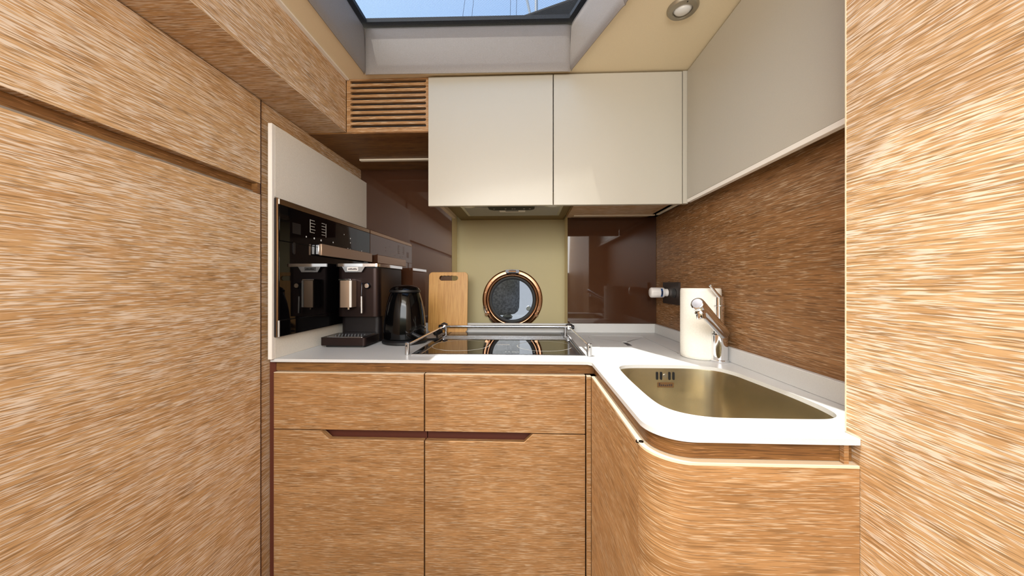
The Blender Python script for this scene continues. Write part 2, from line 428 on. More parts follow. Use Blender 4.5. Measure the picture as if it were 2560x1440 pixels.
# ================================================================== UPPER CUPBOARDS
YD = 1.24
def upper(x0, x1, name, label, grp=None):
    t_ = thing(name, ((x0+x1)/2, YG, .318), label, 'cupboard', grp)
    box(x0+.002, x1-.002, YD+.02, YG-.002, .337, CE-.002).build('carcass', 'cream_lacquer', t_)
    box(x0, x1, YD, YD+.018, .284, CE-.006).build('door', 'cream_lacquer', t_, .0015, 3)
    return t_
u1 = upper(-.357, .1005, 'wall_cupboard', 'left cream wall cupboard above the hob, its door hiding the extractor')
u2 = upper(.1035, .562, 'wall_cupboard', 'right cream wall cupboard, between the extractor and the corner')
box(-.357, -.340, YD+.02, YG-.002, .318, .337).build('side_edge', 'oak_edge', u1)
box(.2, .562, YD+.02, YG-.002, .318, .3365).build('bottom_board', 'oak', u2, .001)
# corner filler and long right cupboard
u3 = thing('wall_cupboard', (.6, .9, .295), 'long cream overhead cupboard on the right wall above the sink', 'cupboard')
box(.585, .70, .5650, YG-.002, .3185, CE-.002).build('carcass', 'cream_lacquer', u3)
box(.5795, .5845, .5650, 1.2395, .301, CE-.005).build('door', 'cream_lacquer', u3, .001)
box(.5785, .592, .5650, 1.2395, .2885, .3005).build('light_rail', 'trim_white', u3, .001)
box(.565, .5845, 1.242, 1.262, .286, CE-.003).build('corner_filler', 'cream_lacquer', u3, .001)
box(.563, .6295, 1.264, YG-.002, .3185, .3365).build('bottom_board', 'oak', u3)
l2 = thing('strip_light', (.41, 1.597, .318), 'white strip light under the right wall cupboard, near the brown glass', 'light')
box(.227, .598, 1.59, 1.603, .3125, .3178).build('diffuser', 'led_diffuser', l2, .001)
l3 = thing('strip_light', (.6, 1.42, .318), 'short strip light running along the right wall corner under the cupboards', 'light')
box(.600, .613, 1.29, 1.585, .3125, .3183).build('diffuser', 'led_diffuser', l3, .001)

# extractor hood
hd = thing('extractor_hood', (-.07, 1.5, .33), 'built-in extractor hood over the hob with metal grease filter', 'extractor')
box(-.339, .199, YD+.02, NB-.001, .333, .3365).build('body', 'hood_body', hd, .001)
box(-.278, .163, 1.445, 1.652, .3275, .3328).build('filter_frame', 'satin_steel', hd, .001)
box(-.264, .150, 1.458, 1.638, .3255, .3277).build('filter_mesh', 'hood_filter', hd)
B().prism(rr(-.115, .0, 1.506, 1.545, .003), .323, .3253).build('filter_latch', 'trim_white', hd)
B().prism(rr(-.088, -.03, 1.512, 1.524, .002), .3222, .3231).build('latch_slot', 'rubber', hd)
B().prism(rr(-.158, .04, 1.385, 1.502, .03), .322, .3328).build('control_strip', 'hood_black', hd)
for px_ in (-.135, -.085, -.055, -.045, -.005, .02):
    B().cyl((px_, 1.468, .3205), .004, .0015, seg=10).build('button', 'print_grey', hd)
for px_ in (-.246, .115):
    a_ = B().cyl((px_, 1.432, .325), .034, .008, seg=32).build('lamp_ring', 'chrome', hd)
    B().lathe([(.005, -.004), (.016, -.003), (.024, 0), (.024, .003)], (px_, 1.432, .3245), seg=24).build('lamp_lens', 'lamp_lens', a_)

# ================================================================== SPLASHBACKS
def splash(x0, x1, z0, z1, label):
    o_ = box(x0, x1, YG-.0, YG+.005, z0, z1).build('splashback', 'brown_glass', bevel=.0006)
    return tag(o_, label, 'splashback')
splash(XL-.005, NX0-.0, -.193, .5640, 'glossy brown glass splashback behind the coffee maker and kettle')
splash(NX1+.0, XR-.001, -.193, .3178, 'glossy brown glass splashback right of the porthole niche')

# ================================================================== PORTHOLE
ph = thing('porthole', (PX, NB, PZ-PR), 'round copper-coloured porthole in the niche behind the hob', 'porthole')
ax = (0, -1, 0)
def ring(name, prof, material, par=ph, c=None, seg=72):
    c = c or (PX, NB, PZ); rs = []
    b = B(); n = len(prof)
    R_ = [[(c[0]+r*math.cos(2*PI*k/seg), c[1]-t_, c[2]+r*math.sin(2*PI*k/seg)) for r, t_ in prof] for k in range(seg)]
    R_.append(R_[0]); b.rings(R_, False, False)
    return b.build(name, material, par, ang=50)
ring('flange', [(.158, 0), (.158, .004), (.155, .007), (.148, .008), (.139, .006), (.136, .008), (.1355, .0)], 'copper')
ring('hinged_frame', [(.1355, .001), (.135, .014), (.131, .020), (.126, .020), (.121, .015), (.120, .001)], 'copper')
ring('gasket', [(.1205, .001), (.1205, .012), (.114, .013), (.1085, .011), (.106, .003), (.106, .001)], 'rubber')
B().lathe([(.110, 0), (.110, .004)], (PX, NB+.004, PZ), ax, 64).build('pane', 'port_glass', ph)
hg = B().prism(rr(PX-.035, PX+.035, PZ+.139, PZ+.156, .003), NB-.022, NB-.006, 'y').build('hinge', 'dark_steel', ph, .001)
B().cyl((PX-.019, NB-.024, PZ+.1475), .0055, .038, (1,0,0), 16).build('hinge_pin', 'copper', hg)
for s_ in (-1, 1): B().cyl((PX+s_*.027, NB-.0215, PZ+.1475), .0045, .003, (0,-1,0), 12).build('screw', 'dark_steel', hg)
lt = B().tube([(PX-.150, NB-.012, PZ-.035), (PX-.146, NB-.022, PZ-.05), (PX-.138, NB-.024, PZ-.068), (PX-.132, NB-.014, PZ-.078)], .0045, 10).build('latch', 'satin_steel', ph)
B().cyl((PX-.134, NB-.004, PZ-.076), .0095, .022, (0,-1,0), 18).build('latch_knob', 'copper', lt)
B().tube([(PX-.120, NB-.012, PZ-.098), (PX-.112, NB-.02, PZ-.108), (PX-.104, NB-.012, PZ-.118)], .004, 10).build('latch', 'satin_steel', ph)
B().cyl((PX+.124, NB-.004, PZ-.080), .009, .018, (0,-1,0), 20).build('latch_knob', 'copper', ph)
for an in (20, 75, 140, 165, 200, -25, -60):
    a_ = math.radians(an)
    B().cyl((PX+.146*math.cos(a_), NB-.0075, PZ+.146*math.sin(a_)), .0045, .002, (0,-1,0), 12).build('screw', 'bronze_trim', ph)
# outside the porthole
hl = B().rings([[(-2.5, 3.0+.25*math.cos(a_*.5), -1.2+3.0*i/10) for i, a_ in enumerate([.0,.2,.4,.6,.8,1,1.2,1.4,1.5,1.6,1.7])]+[(-2.5, 3.6, 1.8), (-2.5, 3.6, -1.2)],
                [(2.5, 2.9+.25*math.cos(a_*.5), -1.2+3.0*i/10) for i, a_ in enumerate([.0,.2,.4,.6,.8,1,1.2,1.4,1.5,1.6,1.7])]+[(2.5, 3.5, 1.8), (2.5, 3.5, -1.2)]]).build('boat_hull', 'hull_white')
tag(hl, 'white side of the neighbouring boat seen through the round porthole', 'boat')
fd = thing('fender', (-.20, 2.25, -.25), 'grey fabric-covered fender hanging outside the porthole', 'fender')
B().rings([[(-.185+.148*s_*math.cos(t_)*(abs(math.cos(t_))**-.35 if abs(math.cos(t_)) > .01 else 1), 2.25+.10*s_*math.sin(t_), z) for t_ in [2*PI*k/40 for k in range(40)]] for z, s_ in
          [(-.208, .55), (-.20, .8), (-.185, .92), (-.16, .98), (-.10, 1), (0, 1), (.2, 1), (.4, 1), (.46, .9), (.49, .6)]]).build('cover', 'fender_cloth', fd, ang=70)
B().lathe([(.012, 0), (.03, .006), (.034, .018), (.02, .03)], (-.115, 2.22, -.235), seg=20).build('end_fitting', 'rubber', fd)
B().tube([(-.185, 2.25, .48), (-.185, 2.35, .75), (-.185, 3.2, 1.76), (-.185, 3.3, 1.79)], .007, 8).build('rope', 'canvas_dark', fd)
bs_ = B().cyl((.03, 2.93, -.215), .022, .02, (0,-1,0), 20).build('through_hull_fitting', 'satin_steel', hl)

# ================================================================== BASE UNITS
YF = 1.040
def base_unit(x0, x1, label, notch):
    t_ = thing('base_cupboard', ((x0+x1)/2, 1.3, FL), label, 'cupboard')
    box(x0, x1, YF+.0455, YG, FL+.06, -.256).build('carcass', 'oak_deep', t_)
    box(x0+.0015, x1-.0015, YF, YF+.02, -.458, -.282).build('drawer_front', 'oak_soft', t_, .0012)
    box(x0+.0015, x1-.0015, YF+.0005, YF+.02, -.282, -.280).build('drawer_edge', 'oak_edge', t_)
    P = [(x0+.0015, FL+.10), (x1-.0015, FL+.10)]
    if notch == 'L': P += [(x1-.0015, -.487), (x0+.180, -.487), (x0+.151, -.4615), (x0+.0015, -.4615)]
    else: P += [(x1-.0015, -.4615), (x0+.334, -.4615), (x0+.308, -.487), (x0+.0015, -.487)]
    B().prism(P, YF, YF+.02, 'y').build('door', 'oak_soft', t_, .0012)
    nx = (x0+.15, x1-.001) if notch == 'L' else (x0+.001, x0+.33)
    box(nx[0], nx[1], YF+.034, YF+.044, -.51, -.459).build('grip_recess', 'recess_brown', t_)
    box(x0, x1, YF+.07, YF+.08, FL, FL+.098).build('plinth', 'oak_deep', t_)
    return t_
base_unit(-.7925, -.312, 'left oak base cupboard, one drawer over a door, below the coffee maker', 'L')
base_unit(-.311, .1835, 'right oak base cupboard, one drawer over a door, below the hob', 'R')
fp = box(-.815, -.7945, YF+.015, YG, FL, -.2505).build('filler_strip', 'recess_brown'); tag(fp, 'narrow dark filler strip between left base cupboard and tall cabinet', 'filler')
# corner unit
XC = .199
cu = thing('corner_cupboard', (.4, .8, FL), 'L-shaped oak sink cupboard with a rounded corner, at right', 'cupboard')
def rail(off_):
    x_, y_ = XC+off_, .5395+off_; R_ = .068-off_*.5
    return [(x_, 1.055), (x_, y_+R_)]+arc(x_+R_, y_+R_, R_, 180, 270, 12)[1:]+[(.5105, y_)]
def band(off0, off1, z0, z1, name, material, cut=None, bev=0, rng=None):
    a_, b_ = rail(off0), rail(off1)
    if rng: a_, b_ = rng(a_), rng(b_)
    P = a_+b_[::-1]
    return B().prism(P, z0, z1, 'z', arc=True).build(name, material, cu, bev, ang=50)
def leg(P): return [P[0][:], (P[0][0], .602)]
def front(P): return [(P[0][0], .6055)]+P[1:]
def leg0(P): return [(P[0][0], 1.030), (P[0][0], .608)]
band(.013, .04, -.2785, -.2485, 'recess_rail', 'oak_deep')
band(0, .018, FL+.10, -.2835, 'door', 'oak_soft', rng=leg0)
band(0, .018, FL+.10, -.2835, 'curved_door', 'oak_soft', rng=front)
band(0, .018, -.2835, -.2795, 'door_edge', 'oak_edge', rng=leg0)
band(0, .018, -.2835, -.2795, 'door_edge', 'oak_edge', rng=front)
band(.0185, .034, FL+.05, -.2787, 'carcass', 'oak_deep')
box(.1855, .1985, 1.032, 1.05, FL+.1, -.2825).build('corner_post', 'oak_soft', cu, .0008)
box(.1855, .1985, 1.032, 1.05, -.2825, -.2805).build('post_edge', 'oak_edge', cu)
box(.492, .499, .5445, .552, -.279, -.248).build('rail_block', 'oak_soft', cu)
hg = B().cyl((.204, .607, -.2792), .0042, .0014, seg=14).build('hinge', 'dark_steel', cu)
B().tube([(.1975, .612, -.2785), (.1955, .607, -.2795), (.1975, .602, -.2785)], .0012, 6).build('hinge_wire', 'dark_steel', cu)
# recess strips behind the shadow gap under the worktop, left run
gr_ = box(-.7925, .2115, YF+.014, YF+.03, -.2785, -.2485).build('gap_rail', 'oak_deep'); tag(gr_, 'recessed reddish oak rail between the worktop and the two base cupboards', 'rail')

# ================================================================== WORKTOP
wt = thing('worktop', (-.1, 1.3, CT), 'white L-shaped solid worktop with raised back edge', 'worktop')
SINK = catmull([(.262,.950), (.272,.985), (.305,1.003), (.39,1.006), (.479,1.003), (.535,.982), (.559,.935), (.566,.88), (.573,.80), (.576,.74), (.574,.68), (.564,.640), (.54,.620), (.50,.615), (.40,.615), (.335,.617), (.292,.634), (.268,.664), (.259,.71), (.257,.80), (.258,.88)], 4)
LID = rr(.279, .525, 1.150, 1.56, .045)
R = .068
top = [(-.801, YF-.001), (XC-.010, YF-.001), (XC+.001, YF-.014)]+[(XC+.001, .5385+R)]+arc(XC+.001+R, .5385+R, R, 180, 270, 14)[1:]+[(.5108, .5385), (.5108, .5655), (.6295, .5655), (.6295, YG-.001), (-.801, YG-.001)]
top = [p for p in top]
B().prism(top, CT-.0095, CT, 'z', [SINK, LID]).build('slab', 'worktop_white', wt, .002, 3, smooth=True)
B().prism(rr(.2815, .5225, 1.1525, 1.5650, .043), CT-.0095, CT-.0008, 'z', [rr(.392, .413, 1.318, 1.40, .004)]).build('flush_lid', 'worktop_white', wt, .0012)
pl = B().prism(rr(.3925, .4125, 1.3185, 1.3995, .003), CT-.006, CT-.002).build('pull_plate', 'satin_steel', wt)
B().prism(rr(.397, .408, 1.33, 1.39, .003), CT-.0019, CT-.0014).build('pull_slot', 'dark_steel', pl)
box(.27, .535, 1.145, 1.565, CT-.02, CT-.0105).build('lid_support', 'seam_dark', wt)
box(-.786, XR-.002, YG-.014, YG-.001, CT+.0001, -.194).build('back_upstand', 'worktop_white', wt, .0015)
box(XR-.0135, XR-.0005, .5655, YG-.0145, CT+.0001, -.194).build('right_upstand', 'worktop_white', wt, .0015)
# white surround of the built-in coffee machine
sp = thing('appliance_surround', (-.79, 1.3, CT), 'pale upright panel framing the built-in black coffee machine, on the left', 'panel')
SY0, SY1 = 1.030, 1.6595
B().prism([(SY0, CT), (SY1, CT), (SY1, .498), (SY0, .498)], -.800, -.790, 'x').build('panel', 'greige_panel', sp, .001)
box(-.7900, -.787, SY0+.010, SY1, .2720, .498).build('top_facing', 'greige_panel', sp, .0008)
box(-.7900, -.787, SY0+.010, SY1, CT+.0002, -.172).build('lower_facing', 'greige_panel', sp, .0008)
box(-.800, -.787, SY0-.003, SY0+.0095, CT+.0002, .4985).build('front_edge', 'trim_white', sp, .001)
box(-.8155, -.8005, 1.055, 1.655, CT-.0, .490).build('spacer', 'seam_dark', sp)

# ================================================================== SINK
sk = thing('sink', (.42, .8, CT-.18), 'stainless steel undermount sink set in the worktop by the tap', 'sink')
cxs, cys = sum(p[0] for p in SINK)/len(SINK), sum(p[1] for p in SINK)/len(SINK)
def sc_(k, z, P=SINK): return [(cxs+(p[0]-cxs)*k, cys+(p[1]-cys)*k, z) for p in P]
bwl = B()
lv = [(1.035, CT-.0098), (1.004, CT-.0098), (1.002, CT-.013), (.99, CT-.10), (.98, CT-.15), (.965, CT-.165), (.93, CT-.175), (.86, CT-.178), (.4, CT-.182), (.13, CT-.184)]
dd = [0]
for i in range(len(SINK)): dd.append(dd[-1]+math.dist(SINK[i], SINK[(i+1) % len(SINK)]))
n = len(SINK); b0 = len(bwl.v)
for k_, z_ in lv: bwl.v += sc_(k_, z_)
for i in range(len(lv)-1):
    for k_ in range(n):
        j = (k_+1) % n
        bwl.f.append([b0+i*n+k_, b0+i*n+j, b0+(i+1)*n+j, b0+(i+1)*n+k_])
        z0_, z1_ = i*.05, (i+1)*.05
        bwl.uv.append([(dd[k_], z0_), (dd[k_+1], z0_), (dd[k_+1], z1_), (dd[k_], z1_)])
bwl.f.append([b0+(len(lv)-1)*n+k_ for k_ in range(n)]); bwl.uv.append(None)
bwl.build('bowl', 'sink_steel', sk, ang=60)
B().lathe([(.043, 0), (.045, .002), (.040, .003), (.030, .0015), (.012, .0012), (.001, .004)], (cxs, cys, CT-.1845), seg=36).build('drain', 'chrome', sk)
yb_ = 1.0052
for dx in (-.0235, -.012, .012, .0235):
    cxx = .407+dx*1.0
    B().prism(rr(cxx-.003, cxx+.003, -.281, -.258, .0029), yb_-.0012, yb_, 'y').build('overflow_slot', 'socket_hole', sk)
B().cyl((.407, yb_, -.269), .0055, .0016, (0,-1,0), 16).build('overflow_screw', 'satin_steel', sk)
B().prism(rr(.384, .431, -.303, -.288, .001), yb_-.0009, yb_+.001, 'y').build('name_plate', 'bronze_trim', sk)
for i, hh in enumerate((.009, .005, .005, .004, .005, .006, .006)):
    box(.388+i*.0058, .3905+i*.0058+.0012, yb_-.0014, yb_-.0008, -.299, -.299+hh).build('plate_mark', 'print_dark', sk)

# ================================================================== HOB
hb = thing('induction_hob', (-.09, 1.36, CT), 'black glass induction hob with steel edge, set in the worktop', 'hob')
HX0, HX1, HY0, HY1 = -.377, .197, 1.108, 1.618
B().prism([(HX0, HY0), (HX1, HY0), (HX1, HY1), (HX0, HY1)], CT+.0002, CT+.004, 'z', [[(HX0+.007, HY0+.007), (HX1-.007, HY0+.007), (HX1-.007, HY1-.005), (HX0+.007, HY1-.005)]]).build('steel_edge', 'satin_steel', hb, .0006)
box(HX0+.0075, HX1-.0075, HY0+.0075, 1.405, CT+.0002, CT+.0048).build('glass', 'hob_glass', hb, .0004)
box(HX0+.0075, HX1-.0075, 1.500, HY1-.0055, CT+.0002, CT+.0048).build('rear_glass', 'hob_glass', hb, .0004)
box(HX0+.0075, HX1-.0075, 1.4055, 1.4995, CT+.0002, CT+.0022).build('vent_slot', 'black_matte', hb)
for y_ in (1.410, 1.448, 1.490):
    box(HX0+.02, HX1-.012, y_, y_+.009, CT+.0022, CT+.0058).build('trim_bar', 'satin_steel', hb, .0006)
for x_ in (HX0+.022, HX1-.030):
    box(x_, x_+.006, HY0+.02, HY1-.01, CT+.0048, CT+.0056).build('side_trim', 'dark_steel', hb)
for cx_, cy_, r0 in ((-.241, 1.272, .108), (.071, 1.270, .102)):
    B().prism(circ(cx_, cy_, r0, 72), CT+.00482, CT+.005, 'z', [circ(cx_, cy_, r0-.0022, 72)]).build('cooking_zone', 'print_grey', hb, smooth=False)
for i in range(8):
    box(-.105+i*.0058, -.1005+i*.0058, 1.284, 1.298+.002*(i % 2), CT+.00482, CT+.00505).build('logo_mark', 'print_white', hb)
for x_ in (-.066, -.055, -.043, -.038, -.033, -.028, -.022, .03, .04, .052):
    B().prism(circ(x_, 1.152, .0018, 8), CT+.00482, CT+.005).build('touch_symbol', 'print_grey', hb)
# fiddle rail
fr_ = thing('fiddle_rail', (-.09, 1.35, CT), 'chrome pot-holder rail standing round three sides of the hob', 'rail')
PL, PRt = -.392, .209
for x_ in (PL, PRt):
    p_ = B().cyl((x_, 1.118, CT+.0001), .0082, .041, seg=24, e=.0012).build('post', 'satin_steel', fr_)
    B().cyl((x_, 1.110, CT+.031), .0026, .002, (0,-1,0), 10).build('set_screw', 'rubber', p_)
    xs = x_+(.006 if x_ < 0 else -.004)
    B().tube([(x_, 1.118, CT+.033), (xs, 1.600, CT+.033)], .0045, 12).build('side_rod', 'chrome', fr_)
    k_ = box(xs-.011, xs+.011, 1.592, 1.612, CT+.020, CT+.042).build('corner_clamp', 'chrome', fr_, .003)
    B().cyl((xs+(-.024 if x_ < 0 else .011), 1.602, CT+.032), .009, .013, (1,0,0), 16).build('clamp_knob', 'dark_steel', k_)
    B().cyl((xs+(.010 if x_ < 0 else -.018), 1.602, CT+.0001), .006, .03, seg=16).build('clamp_foot', 'satin_steel', fr_)
    B().tube([(xs-.014, 1.606, CT+.040), (xs, 1.607, CT+.048), (xs+.016, 1.606, CT+.041)], .004, 8).build('clamp_lever', 'dark_steel', k_)
B().tube([(PL+.006, 1.600, CT+.034), (PRt-.004, 1.600, CT+.034)], .0062, 14).build('rear_rod', 'chrome', fr_)

# ================================================================== BUILT-IN COFFEE MACHINE
cm = thing('built_in_coffee_machine', (-.785, 1.34, -.169), 'black built-in coffee machine with long bronze handle, in the left panel', 'coffee machine')
def xb(y0, y1, z0, z1, x0, x1, n_, m_, p_=cm, bv=.0008): return box(x0, x1, y0, y1, z0, z1).build(n_, m_, p_, bv)
MY0, MY1, FX = 1.0355, 1.6590, -.7700          # near end, far end, front of the glass
xb(MY0, MY1, -.1687, .2675, -.7866, -.7757, 'chassis', 'frame_dark')
xb(MY0+.002, MY1-.002, .2484, .2650, -.7757, FX, 'top_trim', 'bronze_trim')
xb(MY0, MY0+.0015, .2484, .2650, -.7757, -.7690, 'trim_end', 'trim_white')
xb(MY0+.002, MY1-.001, .1346, .2474, -.7757, FX, 'control_panel', 'black_glass')
xb(MY0+.002, MY1-.001, -.1170, .1335, -.7757, FX-.0005, 'door', 'black_glass')
xb(MY0+.002, MY1-.001, -.1682, -.1185, -.7757, FX, 'drip_drawer', 'black_glass')
xb(MY0-.002, MY0+.0015, -.1687, -.1170, -.7757, -.7685, 'drawer_edge', 'print_grey')
hbar = xb(1.219, 1.631, .1019, .1449, -.7556, -.7452, 'handle', 'bronze_handle', cm, .002)
for y_ in (1.219, 1.615): box(FX-.0005, -.7556, y_, y_+.0165, .1040, .1428).build('handle_mount', 'satin_steel', hbar, .003)
B().prism(rr(1.099, 1.1095, .096, .1356, .005), FX-.0005, -.7685, 'x').build('door_button', 'frame_dark', cm)
xb(1.097, 1.1385, .1656, .2018, FX, FX+.0002, 'display', 'frame_dark', cm, 0)
for side, (y0_, y1_) in enumerate(((1.192, 1.219), (1.2585, 1.2835))):
    yv = y0_-.004 if side == 0 else y1_+.001
    xb(yv, yv+.003, .177 if side else .182, .2287, FX, FX+.0005, 'menu_mark', 'print_grey', cm, 0)
    for k_ in range(5):
        z_ = .2256-k_*.0109
        xb(y0_, y1_-(0 if k_ % 2 else .004), z_, z_+.0023, FX, FX+.0005, 'menu_mark', 'print_grey', cm, 0)
for y_, z_, r0 in ((1.1675, .1635, .0027), (1.213, .1635, .0035), (1.2545, .1615, .0037), (1.335, .1635, .0029), (1.47, .1967, .0031), (1.47, .178, .0026), (1.449, .150, .0029), (1.4675, .149, .0029), (1.418, .207, .0021), (1.573, .151, .0031)):
    B().cyl((FX, y_, z_), r0, .0006, (1,0,0), 12).build('indicator', 'print_white', cm)
xb(1.0335, 1.0350, -.1687, .2675, -.7781, -.7721, 'side_profile', 'bronze_trim')

# ================================================================== ESPRESSO MACHINE
em = thing('espresso_machine', (-.655, 1.42, CT), 'compact dark brown espresso machine standing on the worktop at left', 'coffee machine')
EX0, EX1, EY = -.757, -.583, 1.335
B().prism(rr(EX0, EX1, EY, 1.60, .026, 10), -.134, .060).build('body', 'coffee_body', em, .002)
B().prism(rr(EX0+.002, EX1-.004, EY+.025, 1.598, .024, 10), -.2379, -.1345).build('lower_body', 'coffee_lower', em, .001)
B().prism(rr(EX0-.002, EX1-.004, 1.228, EY+.022, .012), -.2305, -.2015).build('drip_tray', 'coffee_body', em, .002)
B().prism(rr(EX0+.012, EX1-.012, 1.238, EY+.022, .010), -.2379, -.2306).build('foot', 'rubber', em)
gp = [circ(EX0+.030+.0125*i+(.006 if j % 2 else 0), 1.253+.013*j, .0035, 8) for j in range(5) for i in range(9)]
B().prism(rr(EX0+.014, EX1-.02, 1.240, EY+.012, .006), -.2014, -.1996, 'z', gp).build('drip_grid', 'satin_steel', em, smooth=False)
tr_ = B().prism(rr(EX0-.002, EX1+.002, EY-.008, 1.598, .014), .0655, .0785).build('top_tray', 'chrome', em, .002)
B().prism(rr(EX0+.004, EX1-.004, EY+.004, 1.59, .012), .0602, .0654).build('top_gasket', 'rubber', em)
B().prism([(-.738-.012, .066), (-.634, .066), (-.648, .044), (-.715, .044), (-.728, .066)], EY-.012, EY-.006, 'y').build('front_lip', 'satin_steel', tr_, .0005)
lb = box(-.7060, -.6620, EY-.0135, EY-.0122, .049, .064).build('label_tag', 'white_plastic', tr_)
for i in range(7): box(-.7015+i*.0053, -.7015+i*.0053+.004, EY-.0142, EY-.0136, .0535, .0535+.004+(i*37 % 3)*.001).build('label_mark', 'print_dark', em)
spo = B().prism(rr(-.7200, -.6730, EY-.045, EY+.002, .006), -.094, .010).build('spout', 'bronze_handle', em, .002)
box(-.7225, -.6745, EY-.047, EY-.0, .0102, .0165).build('spout_cap', 'chrome', spo, .0015)
box(-.6800, -.6720, EY-.0465, EY-.040, -.0935, .0100).build('spout_edge', 'trim_white', spo, .001)
B().cyl((-.6960, EY-.022, -.104), .006, .0105, seg=16).build('nozzle', 'chrome', spo)
wd = B().tube([(-.655, EY+.002, .0), (-.647, EY-.012, .0), (-.645, EY-.016, -.010), (-.645, EY-.018, -.055)], .0026, 10).build('steam_pipe', 'dark_steel', em)
B().tube([(-.645, EY-.018, -.052), (-.6445, EY-.019, -.118)], [.0052, .0058], 14).build('steam_wand', 'satin_steel', em)
kn = B().cyl((-.628, EY+.001, -.010), .012, .012, (0,-1,0), 24).build('steam_knob', 'black_gloss', em)
B().lathe([(.0085, 0), (.0095, .001), (.0085, .002)], (-.628, EY-.0108, -.010), (0,-1,0), 24).build('knob_ring', 'chrome', kn)

# ================================================================== KETTLE
kt = thing('kettle', (-.486, 1.353, CT), 'glossy black electric kettle on its base beside the cutting board', 'kettle')
KX, KY = -.484, 1.353
B().lathe([(.082, .0002), (.088, .004), (.088, .012), (.080, .018), (.02, .019)], (KX, KY, CT), seg=48).build('power_base', 'black_matte', kt)
B().lathe([(.070, .020), (.0805, .022), (.0815, .035), (.0812, .06), (.0795, .09), (.0755, .125), (.069, .16), (.062, .185), (.0575, .199), (.055, .203)], (KX, KY, CT), seg=56).build('body', 'black_gloss', kt, ang=50)
B().lathe([(.0605, .202), (.0615, .207), (.060, .211)], (KX, KY, CT), seg=48).build('lid_ring', 'black_matte', kt)
B().lathe([(.058, .2112), (.055, .217), (.045, .2235), (.028, .2285), (.01, .2305), (.001, .231)], (KX, KY, CT), seg=48).build('lid', 'black_gloss', kt)
hx, hy = .10, .995
B().tube([(KX+hx*r0, KY+hy*r0, CT+z_) for r0, z_ in ((.055, .200), (.078, .206), (.098, .196), (.108, .165), (.110, .12), (.104, .075), (.090, .048), (.078, .045))], [.010, .011, .011, .0105, .010, .0095, .009, .008], 14).build('handle', 'black_gloss', kt, ang=60)
B().lathe([(.020, -.002), (.020, .003), (.017, .005)], (KX-.028, KY-.052, CT+.155), (-.35, -.85, .3), 24).build('spout_shield', 'black_gloss', kt)
B().prism([(KX+.02, .0), (KX+.044, .0), (KX+.040, .075), (KX+.026, .075)], KY-.078, KY-.058, 'y').build('water_gauge', 'black_glass', kt) if False else None
B().tube([(KX+.05, KY-.060, CT+.045), (KX+.075, KY-.058, CT+.032), (KX+.092, KY-.050, CT+.030)], [.007, .008, .006], 10).build('switch_lever', 'black_matte', kt)
cd = B().tube([(KX+.083, KY+.02, CT+.008), (KX+.12, KY+.05, CT+.006), (KX+.105, KY+.10, CT+.006), (KX+.085, KY+.17, CT+.018), (KX+.095, KY+.22, CT+.010), (KX+.07, KY+.262, CT+.006)], .0045, 10).build('power_cord', 'rubber', kt)
B().lathe([(.008, 0), (.0125, .004), (.0135, .02), (.0115, .035), (.006, .045)], (KX+.083, KY+.13, CT+.018), (.55, .8, .15), 16).build('cord_plug', 'rubber', kt)

# ================================================================== CUTTING BOARD
cb = thing('cutting_board', (-.376, 1.625, CT), 'bamboo cutting board leaning upright at the left edge of the niche', 'cutting board')
def lean(b_):
    for i, (x_, y_, z_) in enumerate(b_.v):
        b_.v[i] = (x_, y_+(z_-CT)*.075, z_+.0006)
    return b_
HH = [(-.419, .016), (-.417, .026), (-.410, .030), (-.400, .029), (-.392, .031), (-.383, .029), (-.374, .031), (-.365, .029), (-.356, .031), (-.346, .029), (-.336, .030), (-.329, .026), (-.326, .018), (-.330, .010), (-.338, .006), (-.408, .006), (-.416, .010)]
HH = [(x_, z_+.006) for x_, z_ in HH]
lean(B().prism(rr(-.469, -.279, CT, .053, .018), 1.6225, 1.6335, 'y', [HH])).build('board', 'bamboo', cb, .0022, 3)

# ================================================================== RIGHT SIDE THINGS
# kitchen roll
rl = thing('paper_towel_roll', (.557, 1.122, CT), 'white paper towel roll standing behind the chrome tap', 'paper towel')
B().lathe([(.054, .0004), (.0575, .003), (.0588, .012), (.059, .11), (.0588, .211), (.0580, .219), (.056, .2215), (.022, .2215), (.021, .215), (.021, .10)], (.5650, 1.120, CT), seg=64, caps=(True, True)).build('roll', 'paper', rl, ang=50)
B().lathe([(.0208, .001), (.0208, .2213), (.0196, .2213), (.0196, .001)], (.5650, 1.120, CT), seg=32).build('core', 'oak_edge', rl)
# tap
tp = thing('kitchen_tap', (.592, 1.060, CT), 'chrome mixer tap with swivel spray arm beside the sink', 'tap')
TX, TY = .5905, 1.058
B().lathe([(.0255, .0002), (.0262, .002), (.0262, .0055), (.0235, .0075)], (TX, TY, CT), seg=36).build('base_ring', 'chrome', tp)
B().lathe([(.0225, .0076), (.0225, .082), (.0205, .0835)], (TX, TY, CT), seg=36).build('body', 'chrome', tp)
B().lathe([(.0205, .0836), (.0205, .0855)], (TX, TY, CT), seg=30).build('joint_ring', 'rubber', tp)
B().lathe([(.0222, .0856), (.0222, .098), (.019, .101), (.0128, .103), (.0128, .196), (.0118, .1975)], (TX, TY, CT), seg=30).build('column', 'chrome', tp)
B().lathe([(.0142, .168), (.0146, .1695), (.0142, .171)], (TX, TY, CT), seg=30).build('column_ring', 'satin_steel', tp)
lvv = B().tube([(TX+.002, TY-.006, CT+.192), (TX-.018, TY-.016, CT+.208), (TX-.038, TY-.024, CT+.229)], [.0050, .0042, .0040], 12).build('lever', 'chrome', tp)
B().lathe([(.001, -.0045), (.004, -.0035), (.0052, 0), (.004, .0035), (.001, .0045)], (TX-.0385, TY-.0242, CT+.2300), seg=16).build('lever_tip', 'chrome', lvv)
A0 = Vector((TX+.006, TY-.010, CT+.090)); A1 = Vector((.452, .905, -.057)); dA = (A1-A0)
